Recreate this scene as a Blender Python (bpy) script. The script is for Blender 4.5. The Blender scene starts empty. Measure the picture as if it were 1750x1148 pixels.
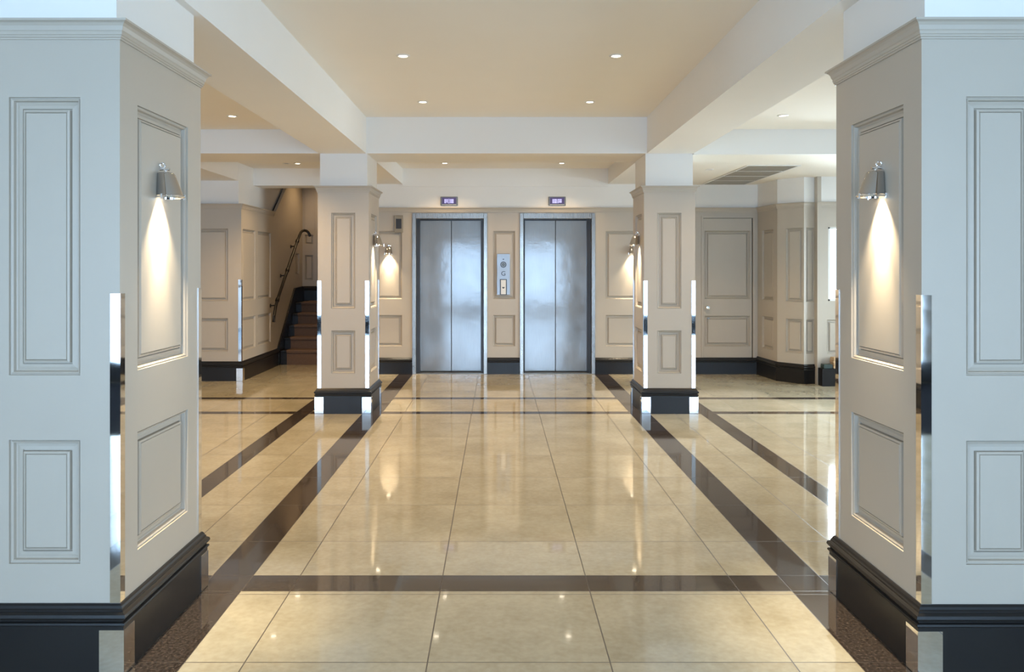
import bpy, math, random
from mathutils import Vector, Matrix
random.seed(4)
S = bpy.context.scene
COL = S.collection
PI = math.pi

# ---------------------------------------------------------------- camera
CAM_H = 1.40
cam = bpy.data.cameras.new('camera'); cam_o = bpy.data.objects.new('camera', cam); COL.objects.link(cam_o)
cam_o.location = (0, 0, CAM_H); cam_o.rotation_euler = (PI/2, 0, 0)
cam.sensor_width = 36; cam.lens = 36*1430/1750; cam.shift_x = 17/1750; cam.shift_y = -117/1750
cam.clip_start = 0.05; cam.clip_end = 200
S.camera = cam_o

# ---------------------------------------------------------------- world, exposure, daylight
S.view_settings.view_transform = 'Standard'; S.view_settings.look = 'None'
S.view_settings.gamma = 1; S.view_settings.use_curve_mapping = False
S.view_settings.exposure = 0.0
W = bpy.data.worlds.new('overcast_sky'); S.world = W; W.use_nodes = True
W.node_tree.nodes['Background'].inputs[0].default_value = (0.72, 0.86, 1.0, 1)
W.node_tree.nodes['Background'].inputs[1].default_value = 1.7

def area(name, loc, rot, sx, sy, power, colr):
    l = bpy.data.lights.new(name, 'AREA'); l.shape = 'RECTANGLE'; l.size = sx; l.size_y = sy
    l.energy = power; l.color = colr
    o = bpy.data.objects.new(name, l); COL.objects.link(o); o.location = loc; o.rotation_euler = rot
    return o
DAY = (0.43, 0.68, 1.0)
WARM = (1.0, 0.68, 0.35)
# daylight lamps at the window openings; the unseen corner windows are added for fill
for wx, ww in ((-3.40, 2.90), (0.05, 3.8), (3.625, 3.15)):
    area('daylight_street', (wx, -4.78, 1.12), (PI/2, 0, 0), ww, 2.0, 68*ww, DAY)
area('added_corner_fill', (-5.28, -2.0, 1.15), (PI/2, 0, -PI/2), 4.4, 1.9, 170, DAY)  # added fill for the pillar fronts, kept out of the door reflections
area('added_corner_fill', (5.63, -2.0, 1.15), (PI/2, 0, PI/2), 4.4, 1.9, 170, DAY)  # matching added fill on the right
area('daylight_side', (5.85, 8.1, 1.15), (PI/2-0.5, 0, PI/2), 2.8, 1.8, 195, (0.74, 0.90, 1.0)).data.spread = math.radians(125)
area('daylight_bay', (4.4275, 10.26, 1.4425), (-PI/2, 0, 0), 1.045, 0.885, 160, (0.74, 0.90, 1.0))
DOWN_W = 38.0
SCONCE_W = 55.0

# ---------------------------------------------------------------- materials
def new_mat(name):
    m = bpy.data.materials.new(name); m.use_nodes = True
    nt = m.node_tree; return m, nt, nt.nodes['Principled BSDF']
def setp(b, base=None, rough=None, metal=None, spec=None, coat=None):
    if base: b.inputs['Base Color'].default_value = (*base, 1)
    if rough is not None: b.inputs['Roughness'].default_value = rough
    if metal is not None: b.inputs['Metallic'].default_value = metal
    if spec is not None: b.inputs['Specular IOR Level'].default_value = spec
    if coat is not None: b.inputs['Coat Weight'].default_value = coat
def paint(name, c, rough, var=0.04, scale=3.0, bump=0.02, bscale=180):
    m, nt, b = new_mat(name); setp(b, c, rough)
    tc = nt.nodes.new('ShaderNodeTexCoord')
    n = nt.nodes.new('ShaderNodeTexNoise'); n.inputs['Scale'].default_value = scale; n.inputs['Detail'].default_value = 4
    r = nt.nodes.new('ShaderNodeMapRange'); r.inputs['To Min'].default_value = 1-var; r.inputs['To Max'].default_value = 1+var
    mx = nt.nodes.new('ShaderNodeVectorMath'); mx.operation = 'SCALE'; mx.inputs[0].default_value = c
    nt.links.new(tc.outputs['Object'], n.inputs['Vector']); nt.links.new(n.outputs['Fac'], r.inputs['Value'])
    nt.links.new(r.outputs[0], mx.inputs['Scale']); nt.links.new(mx.outputs[0], b.inputs['Base Color'])
    n2 = nt.nodes.new('ShaderNodeTexNoise'); n2.inputs['Scale'].default_value = bscale
    bp = nt.nodes.new('ShaderNodeBump'); bp.inputs['Strength'].default_value = bump; bp.inputs['Distance'].default_value = 0.002
    nt.links.new(tc.outputs['Object'], n2.inputs['Vector']); nt.links.new(n2.outputs['Fac'], bp.inputs['Height'])
    nt.links.new(bp.outputs[0], b.inputs['Normal'])
    return m
def plain(name, c, rough=0.5, metal=0.0):
    m, nt, b = new_mat(name); setp(b, c, rough, metal)
    tc = nt.nodes.new('ShaderNodeTexCoord'); n = nt.nodes.new('ShaderNodeTexNoise'); n.inputs['Scale'].default_value = 25
    r = nt.nodes.new('ShaderNodeMapRange'); r.inputs['To Min'].default_value = max(rough-0.02, 0.0); r.inputs['To Max'].default_value = rough+0.03
    nt.links.new(tc.outputs['Object'], n.inputs['Vector']); nt.links.new(n.outputs['Fac'], r.inputs['Value'])
    nt.links.new(r.outputs[0], b.inputs['Roughness'])
    return m
def emit(name, c, s):
    m, nt, b = new_mat(name); setp(b, (0, 0, 0), 0.6)
    b.inputs['Emission Color'].default_value = (*c, 1); b.inputs['Emission Strength'].default_value = s
    return m

PAINT = paint('greige_satin_paint', (0.50, 0.445, 0.372), 0.38)
PLASTER = paint('white_plaster', (0.87, 0.85, 0.81), 0.75, 0.015)
CEIL = paint('ceiling_plaster', (0.90, 0.855, 0.775), 0.85, 0.015)
BLACK = paint('black_gloss_paint', (0.014, 0.013, 0.013), 0.32, 0.1, 3, 0.02, 60)
BLACK.node_tree.nodes['Principled BSDF'].inputs['Specular IOR Level'].default_value = 0.3
CHROME = plain('polished_chrome', (0.86, 0.86, 0.87), 0.03, 1)
CHROME_S = plain('chrome_shade', (0.52, 0.51, 0.51), 0.04, 1)
IRON = plain('black_iron', (0.012, 0.010, 0.009), 0.35)
DARK = plain('dark_plastic', (0.03, 0.028, 0.03), 0.35)
GREYMET = plain('grey_bezel_metal', (0.20, 0.19, 0.17), 0.35, 0.8)
CARPET = paint('brown_stair_carpet', (0.16, 0.098, 0.068), 0.95, 0.2, 60, 0.6, 400)
VENTM = plain('grey_vent_metal', (0.40, 0.40, 0.39), 0.6)
WHITEM = plain('white_enamel', (0.78, 0.77, 0.74), 0.35)
LAMP_DIM = emit('dimmed_lamp', (1.0, 0.9, 0.76), 0.55)
LAMP = emit('warm_lamp', (1.0, 0.86, 0.66), 14)
BULB = emit('sconce_bulb', (1.0, 0.86, 0.62), 20)
LCD = emit('lilac_display', (0.62, 0.58, 1.0), 1.1)
LCDBG = emit('violet_display_back', (0.16, 0.12, 0.32), 0.5)
TAN = paint('tan_paper', (0.55, 0.38, 0.22), 0.8)
GREENBOX = plain('dark_green_card', (0.03, 0.05, 0.045), 0.6)

def brushed(name, c, rough, vertical=True):
    m, nt, b = new_mat(name); setp(b, c, rough, 1.0)
    tc = nt.nodes.new('ShaderNodeTexCoord'); mp = nt.nodes.new('ShaderNodeMapping')
    mp.inputs['Scale'].default_value = (60, 60, 1.2) if vertical else (1.2, 60, 60)
    n = nt.nodes.new('ShaderNodeTexNoise'); n.inputs['Scale'].default_value = 6; n.inputs['Detail'].default_value = 5
    nt.links.new(tc.outputs['Object'], mp.inputs[0]); nt.links.new(mp.outputs[0], n.inputs['Vector'])
    n2 = nt.nodes.new('ShaderNodeTexNoise'); n2.inputs['Scale'].default_value = 3.2; n2.inputs['Detail'].default_value = 3
    nt.links.new(tc.outputs['Object'], n2.inputs['Vector'])
    ad = nt.nodes.new('ShaderNodeMath'); ad.operation = 'MULTIPLY_ADD'; ad.inputs[1].default_value = 0.6
    nt.links.new(n2.outputs['Fac'], ad.inputs[0]); nt.links.new(n.outputs['Fac'], ad.inputs[2])
    r = nt.nodes.new('ShaderNodeMapRange'); r.inputs['From Min'].default_value = 0.5; r.inputs['From Max'].default_value = 1.1
    r.inputs['To Min'].default_value = rough-0.08; r.inputs['To Max'].default_value = rough+0.14
    nt.links.new(ad.outputs[0], r.inputs['Value']); nt.links.new(r.outputs[0], b.inputs['Roughness'])
    cr = nt.nodes.new('ShaderNodeMapRange'); cr.inputs['To Min'].default_value = 0.78; cr.inputs['To Max'].default_value = 1.18
    nt.links.new(n.outputs['Fac'], cr.inputs['Value'])
    sc = nt.nodes.new('ShaderNodeVectorMath'); sc.operation = 'SCALE'; sc.inputs[0].default_value = c
    nt.links.new(cr.outputs[0], sc.inputs['Scale']); nt.links.new(sc.outputs[0], b.inputs['Base Color'])
    b.inputs['Anisotropic'].default_value = 0.6
    n3 = nt.nodes.new('ShaderNodeTexNoise'); n3.inputs['Scale'].default_value = 4.5; n3.inputs['Detail'].default_value = 6; n3.inputs['Roughness'].default_value = 0.6
    bp = nt.nodes.new('ShaderNodeBump'); bp.inputs['Strength'].default_value = 0.12; bp.inputs['Distance'].default_value = 0.01
    nt.links.new(tc.outputs['Object'], n3.inputs['Vector']); nt.links.new(n3.outputs['Fac'], bp.inputs['Height'])
    nt.links.new(bp.outputs[0], b.inputs['Coat Normal'])
    return m
STEEL = brushed('brushed_steel_door', (0.265, 0.245, 0.225), 0.42)
for _k, _v in (('Coat Weight', 1.0), ('Coat IOR', 1.75), ('Coat Roughness', 0.09)): STEEL.node_tree.nodes['Principled BSDF'].inputs[_k].default_value = _v
STEELF = brushed('brushed_steel_frame', (0.36, 0.33, 0.30), 0.26)
STEELP = brushed('brushed_steel_plate', (0.40, 0.40, 0.41), 0.42)

def glass_mat():
    m, nt, b = new_mat('window_glass'); nt.nodes.remove(b)
    out = nt.nodes['Material Output']
    t = nt.nodes.new('ShaderNodeBsdfTransparent'); g = nt.nodes.new('ShaderNodeBsdfGlossy'); g.inputs['Roughness'].default_value = 0.01
    f = nt.nodes.new('ShaderNodeFresnel'); f.inputs['IOR'].default_value = 1.45
    mx = nt.nodes.new('ShaderNodeMixShader')
    nt.links.new(f.outputs[0], mx.inputs[0]); nt.links.new(t.outputs[0], mx.inputs[1]); nt.links.new(g.outputs[0], mx.inputs[2])
    nt.links.new(mx.outputs[0], out.inputs[0])
    return m
GLASS = glass_mat()

# floor: cream polished stone tiles with dark granite bands
def floor_mat():
    m, nt, b = new_mat('polished_stone_floor')
    N = nt.nodes; L = nt.links
    def val(x):
        return x
    def M(op, a, b_=None, c=None):
        n = N.new('ShaderNodeMath'); n.operation = op
        for i, v in enumerate((a, b_, c)):
            if v is None: continue
            if isinstance(v, (int, float)): n.inputs[i].default_value = v
            else: L.new(v, n.inputs[i])
        return n.outputs[0]
    tc = N.new('ShaderNodeTexCoord'); sp = N.new('ShaderNodeSeparateXYZ'); L.new(tc.outputs['Object'], sp.inputs[0])
    Y = sp.outputs[1]
    X = M('MULTIPLY_ADD', Y, 0.0056, sp.outputs[0])
    def band(v, a, b_): return M('LESS_THAN', M('ABSOLUTE', M('SUBTRACT', v, (a+b_)/2)), (b_-a)/2)
    bands = None
    for (v, a, c) in ((X, -1.295, -1.11), (X, 1.275, 1.46), (X, -1.95, -1.80), (X, 1.945, 2.09),
                      (Y, 3.62, 3.806), (Y, 8.0, 8.135), (Y, 8.90, 9.02)):
        q = band(v, a, c); bands = q if bands is None else M('MAXIMUM', bands, q)
    def grid(v, o, p):
        s = M('DIVIDE', M('SUBTRACT', v, o), p)
        return M('MULTIPLY', M('ABSOLUTE', M('SUBTRACT', s, M('ROUND', s))), p)
    gx = M('LESS_THAN', grid(X, -0.248, 0.648), 0.0024)
    gy = M('LESS_THAN', grid(Y, 4.278, 0.655), 0.0024)
    gl = M('LESS_THAN', M('ABSOLUTE', M('SUBTRACT', Y, 3.585)), 0.0022)
    edge = None
    for (v, a) in ((X, -1.295), (X, -1.11), (X, 1.275), (X, 1.46), (X, -1.95), (X, -1.80), (X, 1.945), (X, 2.09), (Y, 3.62), (Y, 3.806)):
        q = M('LESS_THAN', M('ABSOLUTE', M('SUBTRACT', v, a)), 0.0018); edge = q if edge is None else M('MAXIMUM', edge, q)
    grout = M('MAXIMUM', M('MAXIMUM', gx, gy), M('MAXIMUM', gl, edge))
    # per-tile tone
    cell = N.new('ShaderNodeCombineXYZ')
    L.new(M('FLOOR', M('DIVIDE', M('SUBTRACT', X, -0.248), 0.648)), cell.inputs[0])
    L.new(M('FLOOR', M('DIVIDE', M('SUBTRACT', Y, 4.278), 0.655)), cell.inputs[1])
    wn = N.new('ShaderNodeTexWhiteNoise'); wn.noise_dimensions = '2D'; L.new(cell.outputs[0], wn.inputs['Vector'])
    n1 = N.new('ShaderNodeTexNoise'); n1.inputs['Scale'].default_value = 2.6; n1.inputs['Detail'].default_value = 8; n1.inputs['Roughness'].default_value = 0.62
    n2 = N.new('ShaderNodeTexNoise'); n2.inputs['Scale'].default_value = 38; n2.inputs['Detail'].default_value = 5
    off = N.new('ShaderNodeVectorMath'); off.operation = 'MULTIPLY_ADD'; off.inputs[1].default_value = (7, 7, 7)
    L.new(wn.outputs['Color'], off.inputs[0]); L.new(tc.outputs['Object'], off.inputs[2])
    L.new(off.outputs[0], n1.inputs['Vector']); L.new(off.outputs[0], n2.inputs['Vector'])
    t = M('ADD', M('MULTIPLY', n1.outputs['Fac'], 0.8), M('MULTIPLY', n2.outputs['Fac'], 0.35))
    cr = N.new('ShaderNodeValToRGB')
    cr.color_ramp.elements[0].position = 0.38; cr.color_ramp.elements[0].color = (0.41, 0.36, 0.25, 1)
    cr.color_ramp.elements[1].position = 0.74; cr.color_ramp.elements[1].color = (0.57, 0.52, 0.39, 1)
    L.new(t, cr.inputs[0])
    tone = M('MULTIPLY_ADD', wn.outputs['Value'], 0.07, 0.965)
    sc = N.new('ShaderNodeVectorMath'); sc.operation = 'SCALE'; L.new(cr.outputs[0], sc.inputs[0]); L.new(tone, sc.inputs['Scale'])
    # dark granite
    n3 = N.new('ShaderNodeTexNoise'); n3.inputs['Scale'].default_value = 90; n3.inputs['Detail'].default_value = 3
    L.new(tc.outputs['Object'], n3.inputs['Vector'])
    cg = N.new('ShaderNodeValToRGB')
    cg.color_ramp.elements[0].position = 0.4; cg.color_ramp.elements[0].color = (0.032, 0.024, 0.020, 1)
    cg.color_ramp.elements[1].position = 0.75; cg.color_ramp.elements[1].color = (0.11, 0.085, 0.070, 1)
    L.new(n3.outputs['Fac'], cg.inputs[0])
    def mix(f, a, b_):
        n = N.new('ShaderNodeMix'); n.data_type = 'RGBA'; L.new(f, n.inputs[0])
        for k, v in ((6, a), (7, b_)):
            if isinstance(v, tuple): n.inputs[k].default_value = v
            else: L.new(v, n.inputs[k])
        return n.outputs[2]
    c1 = mix(grout, sc.outputs[0], (0.10, 0.085, 0.07, 1))
    c2 = mix(bands, c1, cg.outputs[0])
    L.new(c2, b.inputs['Base Color'])
    rr = M('MULTIPLY_ADD', n1.outputs['Fac'], 0.05, 0.035)
    L.new(M('MULTIPLY_ADD', grout, 0.35, rr), b.inputs['Roughness'])
    b.inputs['IOR'].default_value = 1.55
    b.inputs['Coat Weight'].default_value = 0.25; b.inputs['Coat Roughness'].default_value = 0.02
    n4 = N.new('ShaderNodeTexNoise'); n4.inputs['Scale'].default_value = 5
    L.new(tc.outputs['Object'], n4.inputs['Vector'])
    bp = N.new('ShaderNodeBump'); bp.inputs['Strength'].default_value = 0.04; bp.inputs['Distance'].default_value = 0.004
    L.new(n4.outputs['Fac'], bp.inputs['Height']); L.new(bp.outputs[0], b.inputs['Normal'])
    return m
FLOOR = floor_mat()

# ---------------------------------------------------------------- mesh helpers
class MB:
    def __init__(s): s.v = []; s.f = []; s.mi = []; s.k = 0
    def add(s, pts, faces):
        o = len(s.v); s.v += [tuple(p) for p in pts]
        for f in faces: s.f.append([i+o for i in f]); s.mi.append(s.k)
    def quad(s, a, b, c, d): s.add([a, b, c, d], [(0, 1, 2, 3)])
    def box(s, x0, x1, y0, y1, z0, z1):
        p = [(x, y, z) for x in (x0, x1) for y in (y0, y1) for z in (z0, z1)]
        s.add(p, [(0, 1, 3, 2), (4, 6, 7, 5), (0, 4, 5, 1), (2, 3, 7, 6), (0, 2, 6, 4), (1, 5, 7, 3)])
    def bbox(s, x0, x1, y0, y1, z0, z1, b=0.003):
        """box with chamfered edges"""
        import itertools
        xs, ys, zs = (x0, x1), (y0, y1), (z0, z1)
        idx = {}; pts = []
        for i, j, k in itertools.product((0, 1), repeat=3):
            sx, sy, sz = 1-2*i, 1-2*j, 1-2*k
            for ax in range(3):
                p = [xs[i], ys[j], zs[k]]
                for a, sg in ((0, sx), (1, sy), (2, sz)):
                    if a != ax: p[a] += sg*b
                idx[(i, j, k, ax)] = len(pts); pts.append(p)
        F = []
        for i in (0, 1):
            F.append([idx[(i, j, k, 0)] for j, k in ((0, 0), (1, 0), (1, 1), (0, 1))])
            F.append([idx[(j, i, k, 1)] for j, k in ((0, 0), (1, 0), (1, 1), (0, 1))])
            F.append([idx[(j, k, i, 2)] for j, k in ((0, 0), (1, 0), (1, 1), (0, 1))])
        # face of axis a holds the vertices moved in the other two axes
        for i, j, k in itertools.product((0, 1), repeat=3):
            F.append([idx[(i, j, k, 0)], idx[(i, j, k, 1)], idx[(i, j, k, 2)]])
        for j, k in itertools.product((0, 1), repeat=2):
            F.append([idx[(0, j, k, 1)], idx[(1, j, k, 1)], idx[(1, j, k, 2)], idx[(0, j, k, 2)]])
            F.append([idx[(j, 0, k, 0)], idx[(j, 1, k, 0)], idx[(j, 1, k, 2)], idx[(j, 0, k, 2)]])
            F.append([idx[(j, k, 0, 0)], idx[(j, k, 1, 0)], idx[(j, k, 1, 1)], idx[(j, k, 0, 1)]])
        s.add(pts, F)
    def prism(s, poly, z0, z1):
        n = len(poly)
        s.add([(x, y, z0) for x, y in poly]+[(x, y, z1) for x, y in poly],
              [tuple(reversed(range(n))), tuple(range(n, 2*n))]+[(i, (i+1) % n, n+(i+1) % n, n+i) for i in range(n)])
    def lathe(s, prof, mat=None, n=32, closed=False):
        """prof [(r,z)] about the local z axis"""
        mat = mat or Matrix.Identity(4)
        pts = []
        for r, z in prof:
            for k in range(n):
                a = 2*PI*k/n; pts.append(mat @ Vector((r*math.cos(a), r*math.sin(a), z)))
        F = []
        m = len(prof)
        for i in range(m if closed else m-1):
            for k in range(n):
                F.append((i*n+k, i*n+(k+1) % n, ((i+1) % m)*n+(k+1) % n, ((i+1) % m)*n+k))
        s.add(pts, F)
    def tube(s, pts, r, n=12, cap=True):
        P = [Vector(p) for p in pts]; rings = []
        up = Vector((0.13, 0.31, 0.94)).normalized()
        for i, p in enumerate(P):
            t = (P[min(i+1, len(P)-1)]-P[max(i-1, 0)]).normalized()
            a = t.cross(up).normalized(); b = t.cross(a).normalized()
            rr = r[i] if isinstance(r, (list, tuple)) else r
            rings.append([p+a*math.cos(2*PI*k/n)*rr+b*math.sin(2*PI*k/n)*rr for k in range(n)])
        F = []
        for i in range(len(P)-1):
            for k in range(n): F.append((i*n+k, i*n+(k+1) % n, (i+1)*n+(k+1) % n, (i+1)*n+k))
        if cap: F.append(tuple(range(n))); F.append(tuple(reversed(range((len(P)-1)*n, len(P)*n))))
        s.add([q for rg in rings for q in rg], F)
    def sweep(s, path, prof, closed=False, side=1, ends=True):
        """profile [(projection, z)] along a 2-D wall line; projection goes to the `side` normal, mitred corners"""
        n = len(path); P = [Vector(p) for p in path]; offs = []
        def nrm(a, b):
            d = (b-a).normalized(); return Vector((-d.y, d.x))*side
        for i in range(n):
            if closed: a = nrm(P[i-1], P[i]); b = nrm(P[i], P[(i+1) % n])
            else:
                a = nrm(P[i-1], P[i]) if i > 0 else nrm(P[0], P[1])
                b = nrm(P[i], P[i+1]) if i < n-1 else nrm(P[-2], P[-1])
            m = (a+b); m = m/(m.dot(a)) if m.length > 1e-6 else a
            offs.append(m)
        pts = [(P[i].x+offs[i].x*pr, P[i].y+offs[i].y*pr, z) for i in range(n) for pr, z in prof]
        k = len(prof); F = []
        for i in range(n if closed else n-1):
            j = (i+1) % n
            for q in range(k-1): F.append((i*k+q, j*k+q, j*k+q+1, i*k+q+1))
        if not closed and ends: F.append(tuple(range(k))); F.append(tuple(reversed(range((n-1)*k, n*k))))
        s.add(pts, F)
    def build(s, name, mat, parent=None, smooth=False, loc=None):
        me = bpy.data.meshes.new(name)
        off = Vector((0, 0, 0))
        if loc is not None: off = Vector(loc)
        elif parent is not None: off = parent.matrix_world.translation.copy() if parent.type == 'EMPTY' and parent.get('_abs') else Vector((0, 0, 0))
        me.from_pydata([(x-off.x, y-off.y, z-off.z) for x, y, z in s.v], [], s.f)
        mats = mat if isinstance(mat, (list, tuple)) else [mat]
        for m in mats: me.materials.append(m)
        for i, p in enumerate(me.polygons): p.material_index = s.mi[i]
        me.update()
        import bmesh
        bm = bmesh.new(); bm.from_mesh(me); bmesh.ops.remove_doubles(bm, verts=bm.verts, dist=1e-5)
        bmesh.ops.recalc_face_normals(bm, faces=bm.faces); bm.to_mesh(me); bm.free()
        o = bpy.data.objects.new(name, me); COL.objects.link(o)
        if loc is not None and parent is None: o.location = off
        if parent is not None: o.parent = parent
        if smooth:
            for p in me.polygons: p.use_smooth = True
            me.set_sharp_from_angle(angle=math.radians(35))
        return o
def empty(name, loc, rz=0.0, absolute=True):
    """Empty at a thing's base; with absolute=True its parts are given in world coordinates"""
    o = bpy.data.objects.new(name, None); COL.objects.link(o); o.location = loc; o.rotation_euler = (0, 0, rz)
    o.empty_display_size = 0.1
    if absolute: o['_abs'] = 1; ABS.append(o)
    o.matrix_world = Matrix.Translation(loc) @ Matrix.Rotation(rz, 4, 'Z')
    return o
ABS = []
def tag(o, label, cat, group=None):
    o['label'] = label; o['category'] = cat
    if group: o['group'] = group
    return o
def struct(o, label=None):
    o['kind'] = 'structure'
    if label: o['label'] = label
    return o

# a panelled wall face: origin O, horizontal direction U, outward normal Nn
class Face:
    def __init__(s, O, U, Nn): s.O = Vector(O); s.U = Vector(U).normalized(); s.N = Vector(Nn).normalized(); s.V = Vector((0, 0, 1))
    def p(s, u, v, d=0.0): return s.O+s.U*u+s.V*v+s.N*d
    def sheet(s, mb, u0, u1, v0, v1, holes=()):
        us = sorted({u0, u1, *[h[0] for h in holes], *[h[2] for h in holes]}); vs = sorted({v0, v1, *[h[1] for h in holes], *[h[3] for h in holes]})
        us = [u for u in us if u0 <= u <= u1]; vs = [v for v in vs if v0 <= v <= v1]
        for a, b in zip(us, us[1:]):
            for c, d in zip(vs, vs[1:]):
                mu, mv = (a+b)/2, (c+d)/2
                if any(h[0] < mu < h[2] and h[1] < mv < h[3] for h in holes): continue
                mb.quad(s.p(a, c), s.p(b, c), s.p(b, d), s.p(a, d))
    def panel(s, h, parent, k=1.0, flip=False, mat=None):
        prof = [(0, 0), (0.001, -0.009), (0.004, -0.010), (0.006, -0.006), (0.011, -0.009), (0.0135, -0.022), (0.017, -0.024), (0.026, -0.021), (0.037, -0.020),
                (0.0385, -0.027), (0.0415, -0.027), (0.043, -0.013), (0.050, -0.010), (0.0515, -0.015), (0.054, -0.010)]
        mb = MB(); u0, v0, u1, v1 = h; pts = []
        for i, d in prof:
            i *= k; pts += [s.p(u0+i, v0+i, d), s.p(u1-i, v0+i, d), s.p(u1-i, v1-i, d), s.p(u0+i, v1-i, d)]
        F = []
        for r in range(len(prof)-1):
            for q in range(4): F.append((r*4+q, r*4+(q+1) % 4, r*4+4+(q+1) % 4, r*4+4+q))
        n = (len(prof)-1)*4; F.append((n, n+1, n+2, n+3))
        mb.add(pts, F)
        return mb.build('panel', mat or PAINT, parent)

CORN = [(0.0, -0.066), (0.005, -0.066), (0.005, -0.060), (0.009, -0.058), (0.009, -0.052), (0.012, -0.050), (0.012, -0.040), (0.015, -0.036),
        (0.019, -0.022), (0.025, -0.013), (0.033, -0.008), (0.036, -0.008), (0.036, 0.0), (0.0, 0.0)]
BASE = [(0.0, 0.0), (0.022, 0.0), (0.022, 0.170), (0.026, 0.172), (0.029, 0.176), (0.027, 0.182), (0.019, 0.186), (0.019, 0.190), (0.026, 0.193),
        (0.031, 0.201), (0.029, 0.211), (0.022, 0.216), (0.018, 0.218), (0.018, 0.224), (0.014, 0.228), (0.011, 0.236), (0.006, 0.242), (0.0, 0.242)]
def corn(z, k=1.0): return [(p*k, z+dz*k) for p, dz in CORN]
def base(h=0.242): return [(p, z*h/0.242) for p, z in BASE]
UP = (1.015, 1.985); LO = (0.372, 0.797)

# ---------------------------------------------------------------- floor and ceilings (large structure)
mb = MB(); mb.box(-5.2, 5.6, -4.75, 14.2, -0.12, 0.0)
struct(mb.build('floor', FLOOR))
ZB, ZC, ZA, ZR = 2.496, 2.845, 2.727, 2.70      # beam soffit, centre, aisle and rear ceilings
XL0, XL1, XR0, XR1 = -1.76, -1.305, 1.392, 1.84   # long beams
def slab(name, x0, x1, y0, y1, z, lab, zt=3.0):
    m = MB(); m.box(x0, x1, y0, y1, z, zt); return struct(m.build(name, CEIL), lab)
slab('ceiling', XL1, XR0, -4.7, 8.04, ZC, 'warm white centre ceiling between the two long beams')
slab('ceiling', -5.2, XL0, -4.7, 8.04, ZA, 'ceiling of the left aisle')
slab('ceiling', XR1, 5.6, -4.7, 8.04, ZA, 'ceiling of the right aisle')
slab('ceiling', XL1, XR0, 8.70, 11.3, ZR, 'ceiling right in front of the elevators')
slab('ceiling', -5.2, XL0, 8.70, 11.05, ZR, 'ceiling in front of the stairs')
slab('ceiling', XR1, 5.6, 8.045, 11.3, 2.488, 'low ceiling around the grey vent')
def beam(x0, x1, y0, y1, z0, lab, z1=3.0):
    m = MB(); m.box(x0, x1, y0, y1, z0, z1); return struct(m.build('ceiling_beam', PLASTER), lab)
beam(XL0, XL1, -4.7, 11.0, ZB, 'long ceiling beam on the left')
beam(XR0, XR1, -4.7, 11.0, ZB, 'long ceiling beam on the right')
beam(XL1, XR0, 8.04, 8.70, ZB, 'white cross beam between the two far pillars')
beam(-5.2, XL0, 8.04, 8.70, ZB, 'cross beam over the left aisle')
beam(XR1, 5.6, 8.03, 8.10, 2.487, 'cross beam over the right aisle')
beam(-3.31, XL0, 10.98, 11.35, 2.475, 'white beam over the foot of the stairs')
beam(-5.2, -3.263, 8.70, 12.95, 2.475, 'beam running over the stair pier')

# ---------------------------------------------------------------- walls
CG_Y = []
def guard_parts(parent, cx, cy, sx, sy, z0, z1, leg, name='corner_guard', t=0.003):
    """L-shaped polished strip wrapping one corner; sx,sy point away from the body"""
    m = MB()
    poly = [(cx+sx*t, cy+sy*t), (cx-sx*leg, cy+sy*t), (cx-sx*leg, cy), (cx, cy), (cx, cy-sy*leg), (cx+sx*t, cy-sy*leg)]
    m.prism(poly, z0, z1); return m.build(name, CHROME, parent)

# back wall, Y = 11
YB = 11.0
back = empty('wall_back', (0.6, YB, 0)); struct(back, 'panelled back wall with the two elevator openings')
fb = Face((0, YB, 0), (1, 0, 0), (0, -1, 0))
E1 = (-1.181, 0.0, -0.195, 2.115); E2 = (0.234, 0.0, 1.223, 2.115)
DOOR = (2.645, 0.215, 3.335, 2.055)
up_b = (0.985, 1.880); lo_b = (0.364, 0.775)
pan = [(-2.10, up_b[0], -1.775, up_b[1]), (-2.10, lo_b[0], -1.775, lo_b[1]),
       (-1.655, up_b[0], -1.315, up_b[1]), (-1.655, lo_b[0], -1.315, lo_b[1]),
       (-0.118, up_b[0], 0.172, up_b[1]), (-0.118, lo_b[0], 0.172, lo_b[1]),
       (1.362, up_b[0], 2.06, up_b[1]), (1.362, lo_b[0], 2.06, lo_b[1]),
       (2.17, up_b[0], 2.52, up_b[1]), (2.17, lo_b[0], 2.52, lo_b[1])]
m = MB(); fb.sheet(m, -2.2, 3.38, 0, 2.165, pan+[E1, E2, DOOR]); m.build('wainscot', PAINT, back)
for h in pan: fb.panel(h, back, 0.8)
m = MB(); m.box(-2.2, 3.42, YB, YB+0.2, 2.165, 3.0); m.build('plaster_wall', PLASTER, back)
m = MB(); m.box(-2.15, 3.5, YB+0.26, YB+0.4, -0.1, 3.1); m.box(1.30, 3.5, YB+0.04, YB+0.1, 0, 2.2); m.build('leak_block', DARK, back)  # unseen boxes added behind the wall to stop sky light leaking through gaps
m = MB(); m.box(XL1, XR0, YB-0.02, YB, 2.462, ZR+0.02); m.build('plaster_band', PLASTER, back)
m = MB(); m.sweep([(-2.2, YB), (3.36, YB)], corn(2.187), side=-1); struct(m.build('trim_1', PAINT), 'cornice moulding along the top of the back wall panelling')
for i, (a, b_) in enumerate(((-2.2, -1.181), (-0.195, 0.234), (1.223, 3.36))):
    m = MB(); m.sweep([(a, YB), (b_, YB)], base(0.217), side=-1)
    struct(m.build('baseboard_back', BLACK), ['black baseboard left of the elevators', 'short black baseboard between the elevators', 'black baseboard right of the elevators'][i])

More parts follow.
